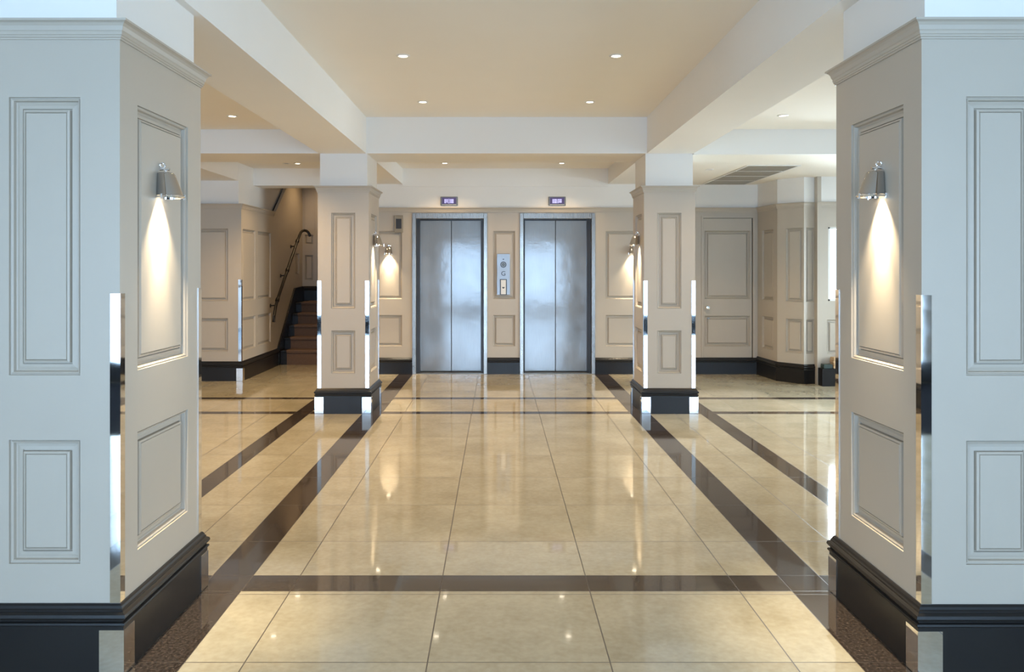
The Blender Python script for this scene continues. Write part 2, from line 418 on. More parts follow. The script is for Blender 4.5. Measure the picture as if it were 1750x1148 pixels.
# panelled doors flush in the back wall on the right
dr = empty('door_1', (2.99, YB, 0)); struct(dr, 'greige panelled door flush with the wall right of the far right pillar')
fd = Face((0, YB+0.004, 0), (1, 0, 0), (0, -1, 0))
dp = [(2.665, 0.985, 3.262, 1.885), (2.665, 0.364, 3.262, 0.765)]
m = MB(); fd.sheet(m, 2.649, 3.285, 0.217, 2.045, dp); m.build('door_leaf', PAINT, dr)
for h in dp: fd.panel(h, dr, 0.9)
m = MB()
for a in (((2.62, YB-0.010), (2.645, YB+0.03), 0.217, 2.055), ((3.295, YB-0.014), (3.335, YB+0.03), 0.217, 2.055), ((2.62, YB-0.014), (3.335, YB+0.03), 2.050, 2.075)):
    m.box(a[0][0], a[1][0], a[0][1], a[1][1], a[2], a[3])
m.build('architrave', PAINT, dr)
R90 = Matrix.Rotation(PI/2, 4, 'X')
m = MB(); m.lathe([(0.0, 0.0), (0.024, 0.0), (0.024, 0.005), (0.012, 0.010), (0.010, 0.030), (0.020, 0.040), (0.026, 0.052), (0.022, 0.064), (0.0, 0.068)],
                  Matrix.Translation((2.695, YB, 0.877)) @ R90, 24)
m.build('door_knob', CHROME, dr, True)
m = MB(); m.box(2.695, 2.725, YB-0.012, YB-0.002, 0.728, 0.742); m.build('keyhole_cover', GREYMET, dr)

# faceted wall right of the door
PC = [(3.36, 11.0), (3.405, 10.35), (3.63, 10.06), (3.778, 10.10), (3.80, 10.02), (5.35, 10.02)]
right_w = empty('wall_right', (3.6, 10.4, 0)); struct(right_w, 'angled panelled wall leading to the bay window')
specs = [((0.16, 0.52),), ((0.12, 0.345),), ((0.03, 0.145),)]
m = MB(); m2 = MB(); jobs = []
for i in range(3):
    a, b_ = Vector(PC[i]), Vector(PC[i+1]); d = (b_-a); L_ = d.length; d.normalize(); nn = Vector((d.y, -d.x))
    if nn.dot(Vector((-1, -1))) < 0 and i < 2: nn = -nn
    if i == 2: nn = Vector((d.y, -d.x))
    f = Face((a.x, a.y, 0), (d.x, d.y, 0), (nn.x, nn.y, 0))
    hs = []
    for (u0, u1) in specs[i]: hs += [(u0, up_b[0], u1, up_b[1]), (u0, lo_b[0], u1, lo_b[1])]
    f.sheet(m, 0, L_, 0, 2.165, hs); f.sheet(m2, 0, L_, 2.165, 2.6)
    jobs.append((f, hs))
m.build('wainscot', PAINT, right_w); m2.build('plaster_wall', PLASTER, right_w)
for f, hs in jobs:
    for h in hs: f.panel(h, right_w, 0.55 if (h[2]-h[0]) < 0.2 else 0.8)
m = MB(); m.sweep(PC[:4], corn(2.187), side=-1); struct(m.build('trim_2', PAINT), 'cornice moulding on the angled wall at the right')
m = MB(); m.sweep(PC[:4], base(0.235), side=-1); struct(m.build('baseboard_right', BLACK), 'black baseboard bending around the angled wall at the right')

# bay wall with its window, Y = 10.02
bay = empty('wall_bay', (4.5, 10.02, 0)); struct(bay, 'grey bay wall that holds the bright window')
fy = Face((0, 10.02, 0), (1, 0, 0), (0, -1, 0))
WIN = (3.905, 1.0, 4.95, 1.885)
bp_ = [(3.89, lo_b[0], 4.95, lo_b[1])]
m = MB(); fy.sheet(m, 3.775, 5.35, 0, 2.165, [WIN]+bp_); m.build('wainscot', PAINT, bay)
for h in bp_: fy.panel(h, bay, 0.8)
m = MB(); m.box(3.775, 5.35, 10.02, 10.22, 2.165, 2.6); m.build('plaster_wall', PLASTER, bay)
m = MB(); m.box(3.768, 3.815, 10.0, 10.25, 0.0, 2.6); m.build('pilaster_strip', PAINT, bay)
m = MB(); m.sweep([(3.775, 10.02), (5.35, 10.02)], corn(2.187), side=-1); struct(m.build('trim_3', PAINT), 'cornice moulding above the bay window')
def window(name, lab, f, h, depth, mull_u, mull_v, side=1):
    w = empty(name, f.p((h[0]+h[2])/2, h[1])); struct(w, lab)
    m = MB()
    u0, v0, u1, v1 = h; t = 0.045
    def bar(a, b_, c, d, d0=-0.06, d1=-0.02):
        pts = [f.p(u, v, dd) for u in (a, b_) for v in (c, d) for dd in (d0, d1)]
        m.add(pts, [(0, 1, 3, 2), (4, 6, 7, 5), (0, 4, 5, 1), (2, 3, 7, 6), (0, 2, 6, 4), (1, 5, 7, 3)])
    for q in (((u0, u0+0.02, v0, v1)), ((u1-0.02, u1, v0, v1)), ((u0, u1, v0, v0+0.02)), ((u0, u1, v1-0.02, v1))): bar(*q, d0=-depth, d1=0.0)
    bar(u0, u0+t*0.6, v0, v1); bar(u1-t, u1, v0, v1); bar(u0, u1, v0, v0+t*0.6); bar(u0, u1, v1-t*0.6, v1)
    for k in range(1, mull_u): bar(u0+(u1-u0)*k/mull_u-0.018, u0+(u1-u0)*k/mull_u+0.018, v0, v1)
    for k in range(1, mull_v): bar(u0, u1, v0+(v1-v0)*k/mull_v-0.012, v0+(v1-v0)*k/mull_v+0.012)
    m.build('window_frame', WHITEM, w)
    m = MB(); pts = [f.p(u, v, d) for u in (u0, u1) for v in (v0, v1) for d in (-0.042, -0.036)]
    m.add(pts, [(0, 1, 3, 2), (4, 6, 7, 5), (0, 4, 5, 1), (2, 3, 7, 6), (0, 2, 6, 4), (1, 5, 7, 3)]); m.build('pane', GLASS, w)
    return w
window('window_1', 'bright bay window beside the near right pillar', fy, WIN, 0.2, 2, 1)
m = MB(); m.box(3.775, 5.35, 9.86, 10.02, 0, 0.205); m.build('window_ledge', BLACK, bay)

# right side wall with large window, left side wall, street wall behind the camera
def side_wall(name, lab, O, U, Nn, length, wins, mull=(3, 2), kind='wall'):
    w = empty(name, Vector(O)+Vector(U)*length/2); struct(w, lab)
    f = Face(O, U, Nn); hs = list(wins); pans = []
    u = 0.25
    while u+0.5 < length:
        if any(h[0]-0.05 < u+0.5 and h[2]+0.05 > u for h in wins) and wins[0][1] < 0.5:
            u += 0.68; continue
        if not any(h[0]-0.05 < u+0.5 and h[2]+0.05 > u for h in wins): pans.append((u, UP[0], u+0.5, UP[1]))
        pans.append((u, LO[0], u+0.5, min(LO[1], (min([h[1] for h in wins])-0.03) if wins else 9)))
        u += 0.68
    m = MB(); f.sheet(m, 0, length, 0, 2.18, [h if h[3] < 2.18 else (h[0], h[1], h[2], 2.1800001) for h in hs]+pans); m.build('wainscot', PAINT, w)
    m = MB(); f.sheet(m, 0, length, 2.18, 3.0, [(h[0], 2.1799999, h[2], h[3]) for h in hs if h[3] > 2.18]); m.build('plaster_wall', PLASTER, w)
    for h in pans: f.panel(h, w)
    a = f.p(0, 0); b_ = f.p(length, 0)
    d = Vector((U[0], U[1])); sd = 1 if Vector((-d.y, d.x)).dot(Vector((Nn[0], Nn[1]))) > 0 else -1
    m = MB(); m.sweep([(a.x, a.y), (b_.x, b_.y)], base(), side=sd); struct(m.build('baseboard_'+name.split('_')[1], BLACK), 'black baseboard of the '+lab)
    return f
fr = side_wall('wall_right', 'right hand side wall', (5.35, -4.5, 0), (0, 1, 0), (-1, 0, 0), 14.52, [(0.3, 0.20, 4.7, 2.10), (11.15, 0.06, 13.95, 2.1)])
window('window_2', 'side window of the right aisle', fr, (11.15, 0.06, 13.95, 2.1), 0.2, 3, 1)
fl = side_wall('wall_left', 'left hand side wall', (-5.0, -4.5, 0), (0, 1, 0), (1, 0, 0), 14.85, [(0.3, 0.20, 4.7, 2.10)])
window('window_6', 'added corner window on the left, out of view, for fill light', fl, (0.3, 0.20, 4.7, 2.10), 0.2, 3, 1)  # opening added for the left fill lamp
window('window_7', 'added corner window on the right, out of view, for fill light', fr, (0.3, 0.20, 4.7, 2.10), 0.2, 3, 1)  # opening added for the right fill lamp
fs = side_wall('wall_front', 'street side wall', (-5.0, -4.5, 0), (1, 0, 0), (0, 1, 0), 10.35, [(0.15, 0.10, 3.05, 2.12), (3.15, 0.10, 6.95, 2.12), (7.05, 0.10, 10.20, 2.12)])
for i, (u, ww) in enumerate(((0.15, 2.90), (3.15, 3.8), (7.05, 3.15))):
    window('window_%d' % (i+3), ['left', 'middle', 'right'][i]+' street window', fs, (u, 0.10, u+ww, 2.12), 0.2, 2+(ww > 3), 1)

# pier left of the stairs
pier = empty('wall_stair', (-3.22, 10.33, 0)); struct(pier, 'panelled stair pier and the wall that follows the stairs')
f1 = Face((-5.0, 10.33, 0), (1, 0, 0), (0, -1, 0)); f2 = Face((-3.22, 10.33, 0), (0, 1, 0), (1, 0, 0))
h1 = [(a, v0, b_, v1) for (a, b_) in ((0.30, 0.95), (1.22, 1.615)) for (v0, v1) in (up_b, lo_b)]
h2 = [(a, v0, b_, v1) for (a, b_) in ((0.06, 0.60), (0.70, 1.32)) for (v0, v1) in (up_b, lo_b)]
h2 += [(2.70, 1.30, 2.95, 1.62)]
m = MB(); f1.sheet(m, 0, 1.78, 0, 2.165, h1); f2.sheet(m, 0, 1.42, 0, 2.165, [h for h in h2 if h[0] < 2])
f2.sheet(m, 1.42, 3.2, 0, 2.165, [h2[-1]])
m.add([(-3.22, 11.75, 2.165), (-3.22, 13.53, 2.165), (-3.22, 13.53, 3.35), (-3.22, 13.51, 3.35)], [(0, 1, 2, 3)])
m.build('wainscot', PAINT, pier)
for h in h1: f1.panel(h, pier, 0.8)
for h in h2: f2.panel(h, pier, 0.8)
m = MB(); m.box(-5.0, -3.285, 10.36, 10.6, 2.165, 2.6)
hexa = [(10.36, 2.165), (11.82, 2.165), (13.66, 3.35), (13.66, 3.40), (10.36, 3.40)]
m.add([(x, y, z) for x in (-3.285, -3.262) for y, z in hexa], [(0, 1, 2, 3, 4), (9, 8, 7, 6, 5)]+[(q, (q+1) % 5, 5+(q+1) % 5, 5+q) for q in range(5)])
m.build('plaster_wall', PLASTER, pier)
m = MB(); m.sweep([(-5.0, 10.33), (-3.22, 10.33), (-3.22, 11.77)], corn(2.187), side=-1)
# raking cornice that climbs with the stairs
pr = [(p, z) for p, z in CORN]; a0 = Vector((-3.22, 11.77, 2.187)); a1 = Vector((-3.22, 13.48, 3.335)); pts = []
for a in (a0, a1):
    for p, z in pr: pts.append((a.x+p, a.y-z*0.35*(1 if a is a1 else 1), a.z+z))
k = len(pr); m.add(pts, [(q, k+q, k+q+1, q+1) for q in range(k-1)])
struct(m.build('trim_4', PAINT), 'cornice around the stair pier climbing with the stairs')
m = MB(); m.sweep([(-5.0, 10.33), (-3.22, 10.33), (-3.22, 12.06)], base(), side=-1)
struct(m.build('baseboard_stair', BLACK), 'black baseboard around the stair pier')
guard_parts(pier, -3.22, 10.33, 1, -1, 0.242, 1.25, 0.036)
guard_parts(pier, -3.198, 10.308, 1, -1, 0.002, 0.157, 0.075, 'base_guard')

m = MB(); m.box(-5.3, -3.33, 10.65, 13.7, -0.1, 3.4); m.build('leak_block', DARK, pier)  # added block behind the stair wall, keeps sky light out
# stairwell: far wall and right wall
well = empty('wall_landing', (-2.7, 13.5, 0)); struct(well, 'panelled wall at the stair landing')
f3 = Face((-3.22, 13.5, 0), (1, 0, 0), (0, -1, 0)); f4 = Face((-2.2, 11.0, 0), (0, 1, 0), (-1, 0, 0))
h3 = [(a, v0, b_, v1) for (a, b_) in ((0.04, 0.17), (0.24, 0.42), (0.50, 0.86)) for (v0, v1) in ((1.20, 1.60), (1.78, 1.93))]
m = MB(); f3.sheet(m, 0, 1.02, 0.8, 3.3, h3); m.build('wainscot', PAINT, well)
m = MB(); m.box(-3.4, -2.1, 13.56, 13.7, -0.1, 3.4); m.build('leak_block', DARK, well)  # added block behind the landing wall against light leaks
well2 = empty('wall_right', (-2.2, 12.2, 0)); struct(well2, 'wall on the right side of the stairs')
m = MB(); f4.sheet(m, 0, 2.5, 0, 3.3); m.build('wainscot', PAINT, well2)
for h in h3: f3.panel(h, well, 0.5)
m = MB()
for u in (0.035, 0.20, 0.46): m.box(-3.22+u-0.008, -3.22+u+0.008, 13.488, 13.5, 2.02, 3.2)
m.build('wall_batten', PAINT, well)
m = MB(); m.sweep([(-3.22, 13.5), (-2.2, 13.5)], [(p, z+0.86) for p, z in base(0.24)], side=-1); struct(m.build('baseboard_landing', BLACK), 'black baseboard on the stair landing')
m = MB(); m.box(-3.3, -2.1, 11.0, 13.6, 3.1, 3.2); struct(m.build('ceiling', CEIL), 'ceiling over the stairs')

# ---------------------------------------------------------------- staircase
st = empty('staircase', (-2.7, 12.06, 0)); tag(st, 'black painted staircase with a brown carpet runner behind the far left pillar', 'staircase')
ys = [12.06+0.22*i for i in range(5)]; zs = [0.205, 0.373, 0.538, 0.703, 0.86]
for i in range(5):
    y1 = ys[i]+0.22 if i < 4 else 13.47
    m = MB(); m.bbox(-3.19, -2.22, ys[i], y1+(0.0 if i == 4 else 0.0), 0 if i == 0 else zs[i-1], zs[i]-0.03, 0.002)
    m.bbox(-3.19, -2.22, ys[i]-0.018, y1, zs[i]-0.03, zs[i], 0.006)
    s_ = m.build('step', BLACK, st)
    c = MB(); xa = -3.10
    zlow = 0.0 if i == 0 else zs[i-1]+0.008
    prof = [(ys[i]-0.008, zlow), (ys[i]-0.008, zs[i]-0.040), (ys[i]-0.028, zs[i]-0.030), (ys[i]-0.030, zs[i]-0.006), (ys[i]-0.020, zs[i]+0.008), (y1-0.008, zs[i]+0.008),
            (y1-0.008, zs[i]+0.001), (ys[i]-0.001, zs[i]+0.001), (ys[i]-0.001, zlow)]
    n = len(prof); c.add([(xa, y, z) for y, z in prof]+[(-2.30, y, z) for y, z in prof], [tuple(range(n)), tuple(reversed(range(n, 2*n)))]+[(q, (q+1) % n, n+(q+1) % n, n+q) for q in range(n)])
    co = c.build('carpet_runner', CARPET, None); co.location = (0, 0, 0)
    co.parent = s_; co.data.transform(Matrix.Translation((2.7, -12.06, 0)))
# sloping skirting on the left wall
m = MB(); pts = []
for x in (-3.215, -3.19): pts += [(x, 11.98, 0.0), (x, 11.98, 0.27), (x, 12.92, 1.08), (x, 13.47, 1.10), (x, 13.47, 0.5)]
m.add(pts, [(0, 1, 2, 3, 4), (9, 8, 7, 6, 5)]+[(q, (q+1) % 5, 5+(q+1) % 5, 5+q) for q in range(5)])
m.build('stringer', BLACK, st)

hr = empty('handrail', (-3.12, 12.2, 0.9)); tag(hr, 'black iron handrail with hooked top end on the wall beside the stairs', 'handrail')
R = [(-3.12, 11.43, 0.655), (-3.12, 11.45, 0.74), (-3.12, 11.53, 0.86), (-3.12, 11.62, 0.95), (-3.12, 12.16, 1.36), (-3.12, 12.75, 1.80)]
for t in range(0, 11):
    a = t/10*PI*0.80
    R.append((-3.12+0.0*t, 13.00+0.02, 1.93))
R = R[:6]
hook = [(-3.12, 12.90, 1.90), (-3.118, 12.96, 1.94), (-3.108, 13.01, 1.965), (-3.085, 13.05, 1.978), (-3.055, 13.07, 1.972), (-3.03, 13.08, 1.95), (-3.01, 13.08, 1.915), (-3.0, 13.08, 1.885)]
m = MB(); m.tube(R+hook, 0.021, 14); m.build('rail', IRON, hr, True)
for y, z in ((11.62, 0.95), (12.16, 1.36), (12.75, 1.80)):
    m = MB(); m.tube([(-3.12, y, z-0.018), (-3.12, y, z-0.05), (-3.14, y, z-0.075), (-3.215, y, z-0.08)], 0.009, 10)
    m.lathe([(0, 0), (0.028, 0), (0.028, 0.006), (0, 0.008)], Matrix.Translation((-3.218, y, z-0.08)) @ Matrix.Rotation(PI/2, 4, 'Y'), 18)
    m.lathe([(0.0, -0.028), (0.027, -0.028), (0.029, -0.012), (0.029, 0.012), (0.027, 0.028), (0.0, 0.028)], Matrix.Translation((-3.12, y, z)) @ Matrix.Rotation(-0.92, 4, 'X'), 14)
    m.build('bracket', IRON, hr, True)

# ---------------------------------------------------------------- pillars
def pillar(lab, x0, x1, y0, y1, ztop, up, lo, px0, px1, py0, py1, guard_top, inner, base_h=0.242, head=0.02, ck=1.0, cz=0.055):
    """shaft box; px0..px1: panel on the front/back faces, py0..py1: panel on the side faces; inner=+1/-1 which side faces the middle"""
    r = empty('pillar', ((x0+x1)/2, (y0+y1)/2, 0)); tag(r, lab, 'pillar', 'panelled lobby pillars')
    faces = [(Face((x0, y0, 0), (1, 0, 0), (0, -1, 0)), x1-x0, (px0-x0, px1-x0)), (Face((x0, y1, 0), (1, 0, 0), (0, 1, 0)), x1-x0, (px0-x0, px1-x0)),
             (Face((x0, y0, 0), (0, 1, 0), (-1, 0, 0)), y1-y0, (py0-y0, py1-y0)), (Face((x1, y0, 0), (0, 1, 0), (1, 0, 0)), y1-y0, (py0-y0, py1-y0))]
    m = MB(); jobs = []
    for f, L_, (a, b_) in faces:
        hs = [(a, up[0], b_, up[1]), (a, lo[0], b_, lo[1])]; f.sheet(m, 0, L_, 0, ztop, hs); jobs.append((f, hs))
    m.quad((x0, y0, ztop), (x1, y0, ztop), (x1, y1, ztop), (x0, y1, ztop))
    m.build('shaft', PAINT, r)
    for f, hs in jobs:
        for h in hs: f.panel(h, r)
    rect = [(x0, y0), (x1, y0), (x1, y1), (x0, y1)]
    m = MB(); m.sweep(rect, corn(ztop+cz-0.0, ck), True, -1)
    m.quad(*[(x, y, ztop+cz-0.0005) for x, y in ((x0, y0), (x1, y0), (x1, y1), (x0, y1))]); m.build('cornice', PAINT, r)
    m = MB(); m.sweep(rect, base(base_h), True, -1); m.build('plinth', BLACK, r)
    h = head; m = MB(); m.box(x0+h, x1-h, y0+h, y1-h, ztop+0.02, 2.497); m.build('plaster_head', PLASTER, r)
    for cx, sx in ((x0, -1), (x1, 1)):
        for cy, sy in ((y0, -1), (y1, 1)):
            guard_parts(r, cx, cy, sx, sy, base_h-0.002, guard_top, 0.033)
            guard_parts(r, cx+sx*0.022, cy+sy*0.022, sx, sy, 0.002, 0.158*base_h/0.242, 0.082, 'base_guard')
    return r
pillar('near left pillar, cropped by the left edge, blue-white front and a lit chrome lamp on its inner side', -1.842, -1.320, 2.89, 3.665, 2.197, (1.028, 1.988), (0.377, 0.805), -1.703, -1.457, 3.03, 3.515, 1.31, 1, head=0.022)
pillar('near right pillar, cropped by the right edge, with a lit chrome lamp on its inner side', 1.444, 1.975, 2.88, 3.615, 2.197, (1.028, 1.988), (0.377, 0.805), 1.598, 1.845, 3.01, 3.46, 1.305, -1, head=0.022)
pillar('far left pillar standing between the stairs and the left elevator', -1.771, -1.281, 8.04, 8.70, 2.128, (1.005, 1.925), (0.382, 0.795), -1.642, -1.412, 8.18, 8.56, 1.272, 1, head=0.018)
pillar('far right pillar standing between the right elevator and the panelled door', 1.364, 1.855, 8.04, 8.70, 2.128, (1.005, 1.925), (0.382, 0.795), 1.492, 1.722, 8.18, 8.56, 1.272, -1, head=0.018)

# ---------------------------------------------------------------- elevators
def elevator(lab, E, post, seam):
    x0, _, x1, zt = E; t = 0.047; d = 0.20
    r = empty('elevator', ((x0+x1)/2, YB, 0)); tag(r, lab, 'elevator', 'pair of elevators')
    m = MB()
    for a, b_ in ((x0, x0+t), (x1-t, x1)): m.bbox(a, b_, YB-0.016, YB+d, 0, zt, 0.003)
    m.bbox(x0+t, x1-t, YB-0.016, YB+d, zt-0.073, zt, 0.003); m.build('door_frame', STEELF, r)
    m = MB()
    m.box(x0+t, x0+t+post[0], YB+0.10, YB+d+0.03, 0.006, zt-0.073); m.box(x1-t-post[1], x1-t, YB+0.10, YB+d+0.03, 0.006, zt-0.073)
    m.box(x0+t, x1-t, YB+0.15, YB+d+0.03, zt-0.090, zt-0.073); m.build('dark_reveal', DARK, r)
    a = x0+t+post[0]-0.01; b_ = x1-t-post[1]+0.01
    for p, q in ((a, seam-0.003), (seam+0.003, b_)):
        m = MB(); m.bbox(p, q, YB+0.165, YB+0.20, 0.014, zt-0.088, 0.004); m.build('door_leaf', STEEL, r)
    m = MB(); m.box(x0+t, x1-t, YB-0.004, YB+d+0.03, -0.02, 0.008)
    for k in range(3): m.box(x0+t, x1-t, YB+0.02+k*0.045, YB+0.032+k*0.045, 0.008, 0.011)
    m.build('sill', GREYMET, r)
    m = MB(); m.box(x0+t, x1-t, YB+0.21, YB+0.23, 0, zt); m.build('shaft_lining', DARK, r)
    return r
elevator('left elevator with closed two-leaf brushed steel doors', E1, (0.045, 0.040), -0.676)
elevator('right elevator with closed two-leaf brushed steel doors', E2, (0.022, 0.050), 0.712)

def text_mesh(ch, size, loc, mat, parent, name='letter', ext=0.001):
    cu = bpy.data.curves.new(name, 'FONT'); cu.body = ch; cu.size = size; cu.extrude = ext; cu.align_x = 'CENTER'; cu.align_y = 'CENTER'
    o = bpy.data.objects.new('t', cu); COL.objects.link(o); bpy.context.view_layer.update()
    me = bpy.data.meshes.new_from_object(o.evaluated_get(bpy.context.evaluated_depsgraph_get())); bpy.data.objects.remove(o)
    me.transform(Matrix.Translation(Vector(loc)-parent.matrix_world.translation) @ Matrix.Rotation(PI/2, 4, 'X'))
    q = bpy.data.objects.new(name, me); me.materials.append(mat); COL.objects.link(q); q.parent = parent; return q

def indicator(lab, cx, cz, kind):
    r = empty('floor_indicator', (cx, YB-0.0, cz)); tag(r, lab, 'floor indicator', 'floor indicators above the elevators')
    w, h = 0.113, 0.058
    m = MB(); m.bbox(cx-w, cx+w, YB-0.016, YB, cz-h, cz+h, 0.004); m.build('bezel', GREYMET, r)
    m = MB(); m.box(cx-w*0.83, cx+w*0.83, YB-0.019, YB-0.015, cz-h*0.66, cz+h*0.80); m.build('screen', LCDBG, r)
    m = MB()
    z0, z1 = cz-0.028, cz+0.027
    if kind == 0:
        m.box(cx-0.060, cx-0.045, YB-0.0205, YB-0.019, z0, z1); m.box(cx-0.042, cx-0.036, YB-0.0205, YB-0.019, z0, z1); m.box(cx-0.033, cx-0.023, YB-0.0205, YB-0.019, z0+0.01, z1)
        for a in ((-0.018, -0.010, 0, 1), (0.008, 0.016, 0, 1)): m.box(cx+a[0], cx+a[1], YB-0.0205, YB-0.019, z0, z1)
        for zz in (z0, cz-0.004, z1-0.008): m.box(cx-0.010, cx+0.008, YB-0.0205, YB-0.019, zz, zz+0.008)
        m.box(cx+0.020, cx+0.034, YB-0.0205, YB-0.019, z0, z1); m.box(cx+0.037, cx+0.060, YB-0.0205, YB-0.019, z0, z1)
    else:
        m.box(cx-0.062, cx-0.046, YB-0.0205, YB-0.019, z0, z1); m.box(cx-0.043, cx-0.010, YB-0.0205, YB-0.019, z0, cz+0.002); m.box(cx-0.043, cx-0.006, YB-0.0205, YB-0.019, cz+0.006, z1)
        m.box(cx-0.010, cx-0.004, YB-0.0205, YB-0.019, z0, z1); m.box(cx+0.003, cx+0.018, YB-0.0205, YB-0.019, z0, cz+0.008); m.box(cx+0.003, cx+0.060, YB-0.0205, YB-0.019, cz+0.012, z1)
        m.box(cx+0.022, cx+0.060, YB-0.0205, YB-0.019, z0+0.006, cz+0.008)
    m.build('digits', LCD, r)
    m = MB(); m.box(cx-w*0.84, cx+w*0.84, YB-0.020, YB-0.015, cz-h*0.86, cz-h*0.78); m.build('light_strip', WHITEM, r)
indicator('small lilac floor display above the left elevator', (767.5-858)*YB/1430, CAM_H+(457-343.7)*YB/1430, 0)
indicator('small lilac floor display above the right elevator', (952-858)*YB/1430, CAM_H+(457-343.7)*YB/1430, 1)

# call panel between the doors
cx = (860.3-858)*YB/1430; z0 = CAM_H+(457-504)*YB/1430; z1 = CAM_H+(457-433.5)*YB/1430
cp = empty('call_panel', (cx, YB, z0)); tag(cp, 'steel elevator call panel with the letter G between the two elevators', 'call panel')
yp = YB-0.002
m = MB(); m.bbox(cx-0.086, cx+0.086, yp-0.010, yp+0.0, z0, z1, 0.003); m.build('faceplate', STEELP, cp)
def ring(cx, cz, r0, r1, y, mat, name, par, h=0.004):
    m = MB(); m.lathe([(r0, 0), (r1, 0), (r1, h), (r0, h)], Matrix.Translation((cx, y, cz)) @ R90, 28, True); return m.build(name, mat, par)
yb_ = yp-0.010; cz = CAM_H+(457-452)*YB/1430
bt = ring(cx, cz, 0.030, 0.040, yb_, DARK, 'call_button', cp); ring(cx, cz, 0.0005, 0.028, yb_, GREYMET, 'button_face', cp, 0.003)
ring(cx, cz, 0.009, 0.016, yb_-0.003, DARK, 'button_ring', cp, 0.003)
ring(cx, CAM_H+(457-443)*YB/1430, 0.0005, 0.008, yb_, DARK, 'key_hole', cp, 0.002)
text_mesh('G', 0.085, (cx, yb_-0.001, CAM_H+(457-467.6)*YB/1430), DARK, cp)
zc0, zc1 = z0+0.004, CAM_H+(457-476.8)*YB/1430
m = MB(); m.bbox(cx-0.045, cx+0.045, yb_-0.004, yb_, zc0, zc1, 0.002); m.build('card_slot', DARK, cp)
m = MB(); m.bbox(cx-0.033, cx+0.033, yb_-0.0055, yb_-0.003, zc0+0.006, zc1-0.010, 0.001); m.build('card', WHITEM, cp)
m = MB(); zz = CAM_H+(457-491.5)*YB/1430
hp = []
for k in range(24):
    a = 2*PI*k/24; hp.append((0.0165*math.sin(a)**3, 0.014*(0.8125*math.cos(a)-0.3125*math.cos(2*a)-0.125*math.cos(3*a)-0.0625*math.cos(4*a))))
m.add([(cx+p, yb_-0.0062, zz+q) for p, q in hp]+[(cx+p, yb_-0.005, zz+q) for p, q in hp], [tuple(range(24)), tuple(reversed(range(24, 48)))]+[(q, (q+1) % 24, 24+(q+1) % 24, 24+q) for q in range(24)])
m.build('heart_mark', DARK, cp)

# alarm box upper left of the left elevator
ax = (681.7-858)*YB/1430; az = CAM_H+(457-382.8)*YB/1430
al = empty('wall_box', (ax, YB, az)); tag(al, 'small dark-windowed metal box on the wall left of the left elevator', 'wall box')
m = MB(); m.bbox(ax-0.058, ax+0.058, YB-0.022, YB+0.0, az-0.112, az+0.112, 0.004); m.build('housing', plain('taupe_metal', (0.30, 0.25, 0.18), 0.4, 0.3), al)
m = MB(); m.box(ax-0.036, ax+0.036, YB-0.025, YB-0.021, az-0.062, az+0.068); m.build('dark_window', DARK, al)

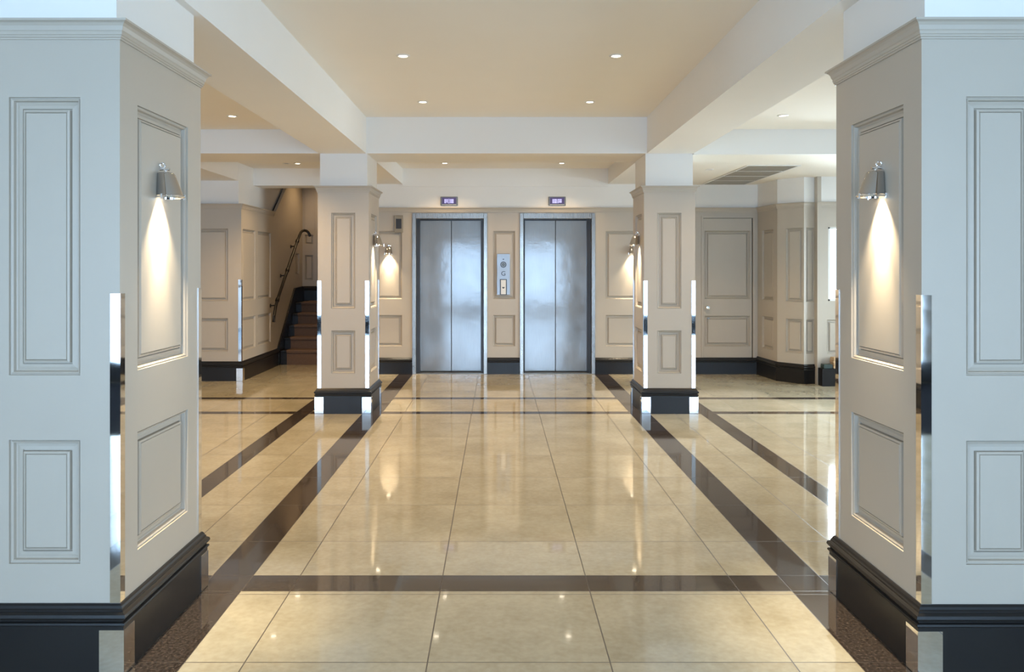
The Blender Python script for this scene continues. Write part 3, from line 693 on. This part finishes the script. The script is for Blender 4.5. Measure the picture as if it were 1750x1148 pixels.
# ---------------------------------------------------------------- wall lamps
def sconce(lab, loc, rz, power=SCONCE_W):
    """local +x leaves the wall"""
    r = empty('wall_lamp', loc, rz, absolute=False); tag(r, lab, 'wall lamp', 'chrome wall lamps')
    def B(m, name, mat, sm=True): return m.build(name, mat, r, sm)
    RY = Matrix.Rotation(PI/2, 4, 'Y')
    m = MB(); m.lathe([(0, 0.0), (0.020, 0.0), (0.020, 0.004), (0.014, 0.009), (0, 0.010)], Matrix.Translation((0.0, 0, 0.058)) @ RY, 24); B(m, 'backplate', CHROME)
    m = MB(); m.tube([(0.004, 0, 0.058), (0.030, 0, 0.060), (0.052, 0, 0.058)], 0.0055, 12)
    m.tube([(0.030, 0, 0.060), (0.036, 0, 0.052), (0.038, 0, 0.040)], 0.005, 12); B(m, 'arm', CHROME)
    m = MB(); n = 16
    m.tube([(0.024+0.010*math.cos(2*PI*k/n), 0, 0.074+0.010*math.sin(2*PI*k/n)) for k in range(n+1)], 0.0032, 8, False); B(m, 'loop', CHROME)
    m = MB(); N = 40; rings = []
    def rg(c, rad, z, tilt=0.0): return [(c+rad*math.cos(2*PI*k/N), rad*math.sin(2*PI*k/N), z+tilt*rad*math.cos(2*PI*k/N)) for k in range(N)]
    seq = [rg(0.036, 0.001, 0.046), rg(0.036, 0.026, 0.046), rg(0.037, 0.031, 0.043), rg(0.038, 0.0335, 0.038), rg(0.052, 0.0490, -0.040), rg(0.0525, 0.0500, -0.044),
           rg(0.0520, 0.0470, -0.044), rg(0.0515, 0.0465, -0.040), rg(0.038, 0.0310, 0.037), rg(0.036, 0.001, 0.043)]
    pts = [p for s_ in seq for p in s_]; F = []
    for i in range(len(seq)-1):
        for k in range(N): F.append((i*N+k, i*N+(k+1) % N, (i+1)*N+(k+1) % N, (i+1)*N+k))
    m.add(pts, F); B(m, 'lamp_shade', CHROME_S)
    m = MB(); seq = [rg(0.053, 0.0490, -0.046), rg(0.053, 0.0545, -0.046), rg(0.0535, 0.0560, -0.050), rg(0.053, 0.0545, -0.054), rg(0.053, 0.0500, -0.054)]
    pts = [p for s_ in seq for p in s_]; F = []
    for i in range(len(seq)):
        for k in range(N): F.append((i*N+k, i*N+(k+1) % N, ((i+1) % 5)*N+(k+1) % N, ((i+1) % 5)*N+k))
    m.add(pts, F)
    for a in (0.3, 2*PI/3+0.3, 4*PI/3+0.3):
        c_, s_ = 0.053+0.054*math.cos(a), 0.054*math.sin(a); m.tube([(c_, s_, -0.040), (c_, s_, -0.060)], 0.004, 8)
    B(m, 'shade_rim', CHROME)
    m = MB(); m.lathe([(0.0, -0.010), (0.012, -0.010), (0.020, -0.024), (0.022, -0.034), (0.0, -0.038)], Matrix.Translation((0.050, 0, 0.0)), 20); B(m, 'bulb', BULB)
    l = bpy.data.lights.new('sconce_light', 'SPOT'); l.energy = power; l.color = (1.0, 0.82, 0.56); l.spot_size = math.radians(84); l.spot_blend = 0.9; l.shadow_soft_size = 0.008
    o = bpy.data.objects.new('sconce_light', l); COL.objects.link(o); o.parent = r; o.location = (0.040, 0, -0.045); o.rotation_euler = (0, math.radians(14), 0)
    l2 = l.copy(); l2.name = 'sconce_beam'; l2.energy = power*1.9; l2.spot_size = math.radians(44); l2.spot_blend = 1.0
    o = bpy.data.objects.new('sconce_beam', l2); COL.objects.link(o); o.parent = r; o.location = (0.040, 0, -0.045); o.rotation_euler = (0, math.radians(-4), 0)
    return r
sconce('lit chrome wall lamp on the inner side of the near left pillar', (-1.341, 3.245, 1.722), 0)
sconce('lit chrome wall lamp on the inner side of the near right pillar', (1.465, 3.200, 1.722), PI)
sconce('lit chrome wall lamp on the inner side of the far left pillar', (-1.290, 8.37, 1.672), 0, 38)
sconce('lit chrome wall lamp on the inner side of the far right pillar', (1.373, 8.37, 1.672), PI, 38)
sconce('lit chrome wall lamp on the back wall left of the left elevator', (-1.485, 11.008, 1.630), -PI/2, 30)
sconce('chrome wall lamp on the back wall, half hidden behind the far right pillar', (1.712, 11.008, 1.630), -PI/2, 34)

# ---------------------------------------------------------------- recessed downlights
def downlight(lab, x, y, z, power=1.0, lit=True):
    if y < 2: power *= 0.25
    elif y < 5: power *= 0.25
    elif x < -2 and y > 10: power *= 0.9
    elif x < -2: power *= 3.5
    elif y > 9: power *= 1.5 if x > 2 else 0.9
    elif x > 2: power *= 1.3
    r = empty('ceiling_downlight', (x, y, z), 0, absolute=False); tag(r, lab, 'ceiling light', 'recessed ceiling downlights')
    m = MB(); m.lathe([(0.030, 0.0), (0.047, 0.0), (0.047, -0.003), (0.042, -0.006), (0.034, -0.006), (0.030, -0.002)], None, 32, True); m.build('bezel', WHITEM, r, True)
    m = MB(); m.lathe([(0.0, -0.003), (0.0285, -0.003), (0.0285, -0.001), (0.0, -0.001)], None, 28); m.build('lens', (LAMP_DIM if lit == 'dim' else LAMP) if lit else DARK, r)
    if lit:
        l = bpy.data.lights.new('downlight_light', 'SPOT'); l.energy = DOWN_W*power; l.color = WARM; l.spot_size = math.radians(125); l.spot_blend = 0.7; l.shadow_soft_size = 0.03
        o = bpy.data.objects.new('downlight_light', l); COL.objects.link(o); o.parent = r; o.location = (0, 0, -0.02)
    return r
for x, y, z, lab in (
    (-0.675, 5.71, ZC, 'front left downlight of the four visible in the centre ceiling'),
    (0.778, 5.71, ZC, 'front right downlight of the four visible in the centre ceiling'),
    (-0.690, 7.30, ZC, 'rear left downlight of the four visible in the centre ceiling'),
    (0.766, 7.30, ZC, 'rear right downlight of the four visible in the centre ceiling'),
    (-0.68, 4.10, ZC, 'left centre downlight above the near dark floor band'), (0.77, 4.10, ZC, 'right centre downlight above the near dark floor band'),
    (-0.68, 1.6, ZC, 'left centre downlight overhead, in front of the near pillars'), (0.77, 1.6, ZC, 'right centre downlight overhead, in front of the near pillars'),
    (-2.363, 7.33, ZA, 'downlight in the left aisle ceiling above the pillar gap'), (2.45, 7.30, ZA, 'downlight in the right aisle ceiling above the pillar gap'),
    (-2.40, 5.2, ZA, 'downlight in the left aisle ceiling behind the near left pillar'), (2.50, 5.2, ZA, 'downlight in the right aisle ceiling behind the near right pillar'),
    (-0.713, 10.42, ZR, 'downlight in front of the left elevator'), (0.743, 10.42, ZR, 'downlight in front of the right elevator'),
    (-0.73, 9.30, ZR, 'downlight just behind the cross beam, on the left'), (0.74, 9.30, ZR, 'downlight just behind the cross beam, on the right'),
    (-2.55, 10.44, ZR, 'downlight in front of the stairs'), (-2.54, 9.30, ZR, 'downlight behind the left aisle cross beam'),
    (2.30, 9.28, 2.488, 'downlight beside the grey ceiling vent'), ):
    downlight(lab, x, y, z, lit='dim' if (x > 2 and y > 9) else True)
downlight('dark unlit fitting beside the downlight in front of the stairs', -2.69, 10.44, ZR, lit=False)
downlight('downlight over the stair landing', -2.72, 12.9, 3.1, 0.8)

# ---------------------------------------------------------------- ceiling vent
v = empty('ceiling_vent', (2.9, 9.9, 2.488)); tag(v, 'long grey slatted air vent in the low ceiling at the right', 'vent')
x0, x1, y0, y1, z = 2.60, 3.18, 8.89, 10.93, 2.488
m = MB(); t = 0.028
for q in ((x0, x1, y0, y0+t), (x0, x1, y1-t, y1), (x0, x0+t, y0+t, y1-t), (x1-t, x1, y0+t, y1-t)): m.bbox(*q, z-0.008, z, 0.002)
m.build('vent_frame', WHITEM, v)
m = MB(); m.box(x0+t, x1-t, y0+t, y1-t, z-0.0015, z); m.build('backing', VENTM, v)
for k in range(3):
    m = MB(); yy = y0+(y1-y0)*(k+1)/4; m.box(x0+t, x1-t, yy-0.006, yy+0.006, z-0.010, z); m.build('crossbar', WHITEM, v)
m = MB(); n = 26
for k in range(n):
    xx = x0+t+(x1-x0-2*t)*(k+0.5)/n
    m.add([(xx-0.009, y0+t, z-0.0015), (xx+0.007, y0+t, z-0.0095), (xx+0.009, y0+t, z-0.0085), (xx-0.007, y0+t, z-0.0005),
           (xx-0.009, y1-t, z-0.0015), (xx+0.007, y1-t, z-0.0095), (xx+0.009, y1-t, z-0.0085), (xx-0.007, y1-t, z-0.0005)],
          [(0, 1, 2, 3), (7, 6, 5, 4), (0, 4, 5, 1), (1, 5, 6, 2), (2, 6, 7, 3), (3, 7, 4, 0)])
m.build('slats', VENTM, v)

# ---------------------------------------------------------------- entrance mat by the street windows (seen in the polished corner guards and steel doors)
m = MB(); m.bbox(-4.85, 5.2, -4.3, -1.25, 0.0, 0.014, 0.005)
tag(m.build('entrance_mat', paint('charcoal_mat', (0.022, 0.021, 0.022), 1.0, 0.2, 40, 0.1, 300), None, loc=(0, -2.75, 0)), 'large charcoal entrance mat on the floor by the street windows', 'mat')

bpy.data.materials['charcoal_mat'].node_tree.nodes['Principled BSDF'].inputs['Specular IOR Level'].default_value = 0.0

# ---------------------------------------------------------------- things on the bay ledge
m = MB(); m.bbox(3.80, 3.905, 9.88, 9.98, 0.205, 0.255, 0.004); o = m.build('card_box', GREENBOX, None, loc=(3.85, 9.93, 0.205)); tag(o, 'small dark green box on the black ledge under the bay window', 'box')
pz = 0.205
pl = [(0.03, 0), (0.035, 0.004), (0.03, -0.003), (0.036, 0.002)]
for i, (t, dx) in enumerate(pl):
    m = MB(); m.bbox(3.915+dx, 4.14+dx, 9.875, 9.99, pz, pz+t, 0.004)
    o = m.build('folded_newspaper', TAN, None, loc=(4.03+dx, 9.93, pz)); pz += t
    tag(o, ['tan folded paper bundle at the bottom of the pile on the black ledge', 'tan folded paper bundle second from the bottom of the ledge pile', 'tan folded paper bundle second from the top of the ledge pile', 'tan folded paper bundle on top of the pile under the bay window'][i], 'paper', 'paper bundles on the window ledge')

for o in ABS: del o['_abs']
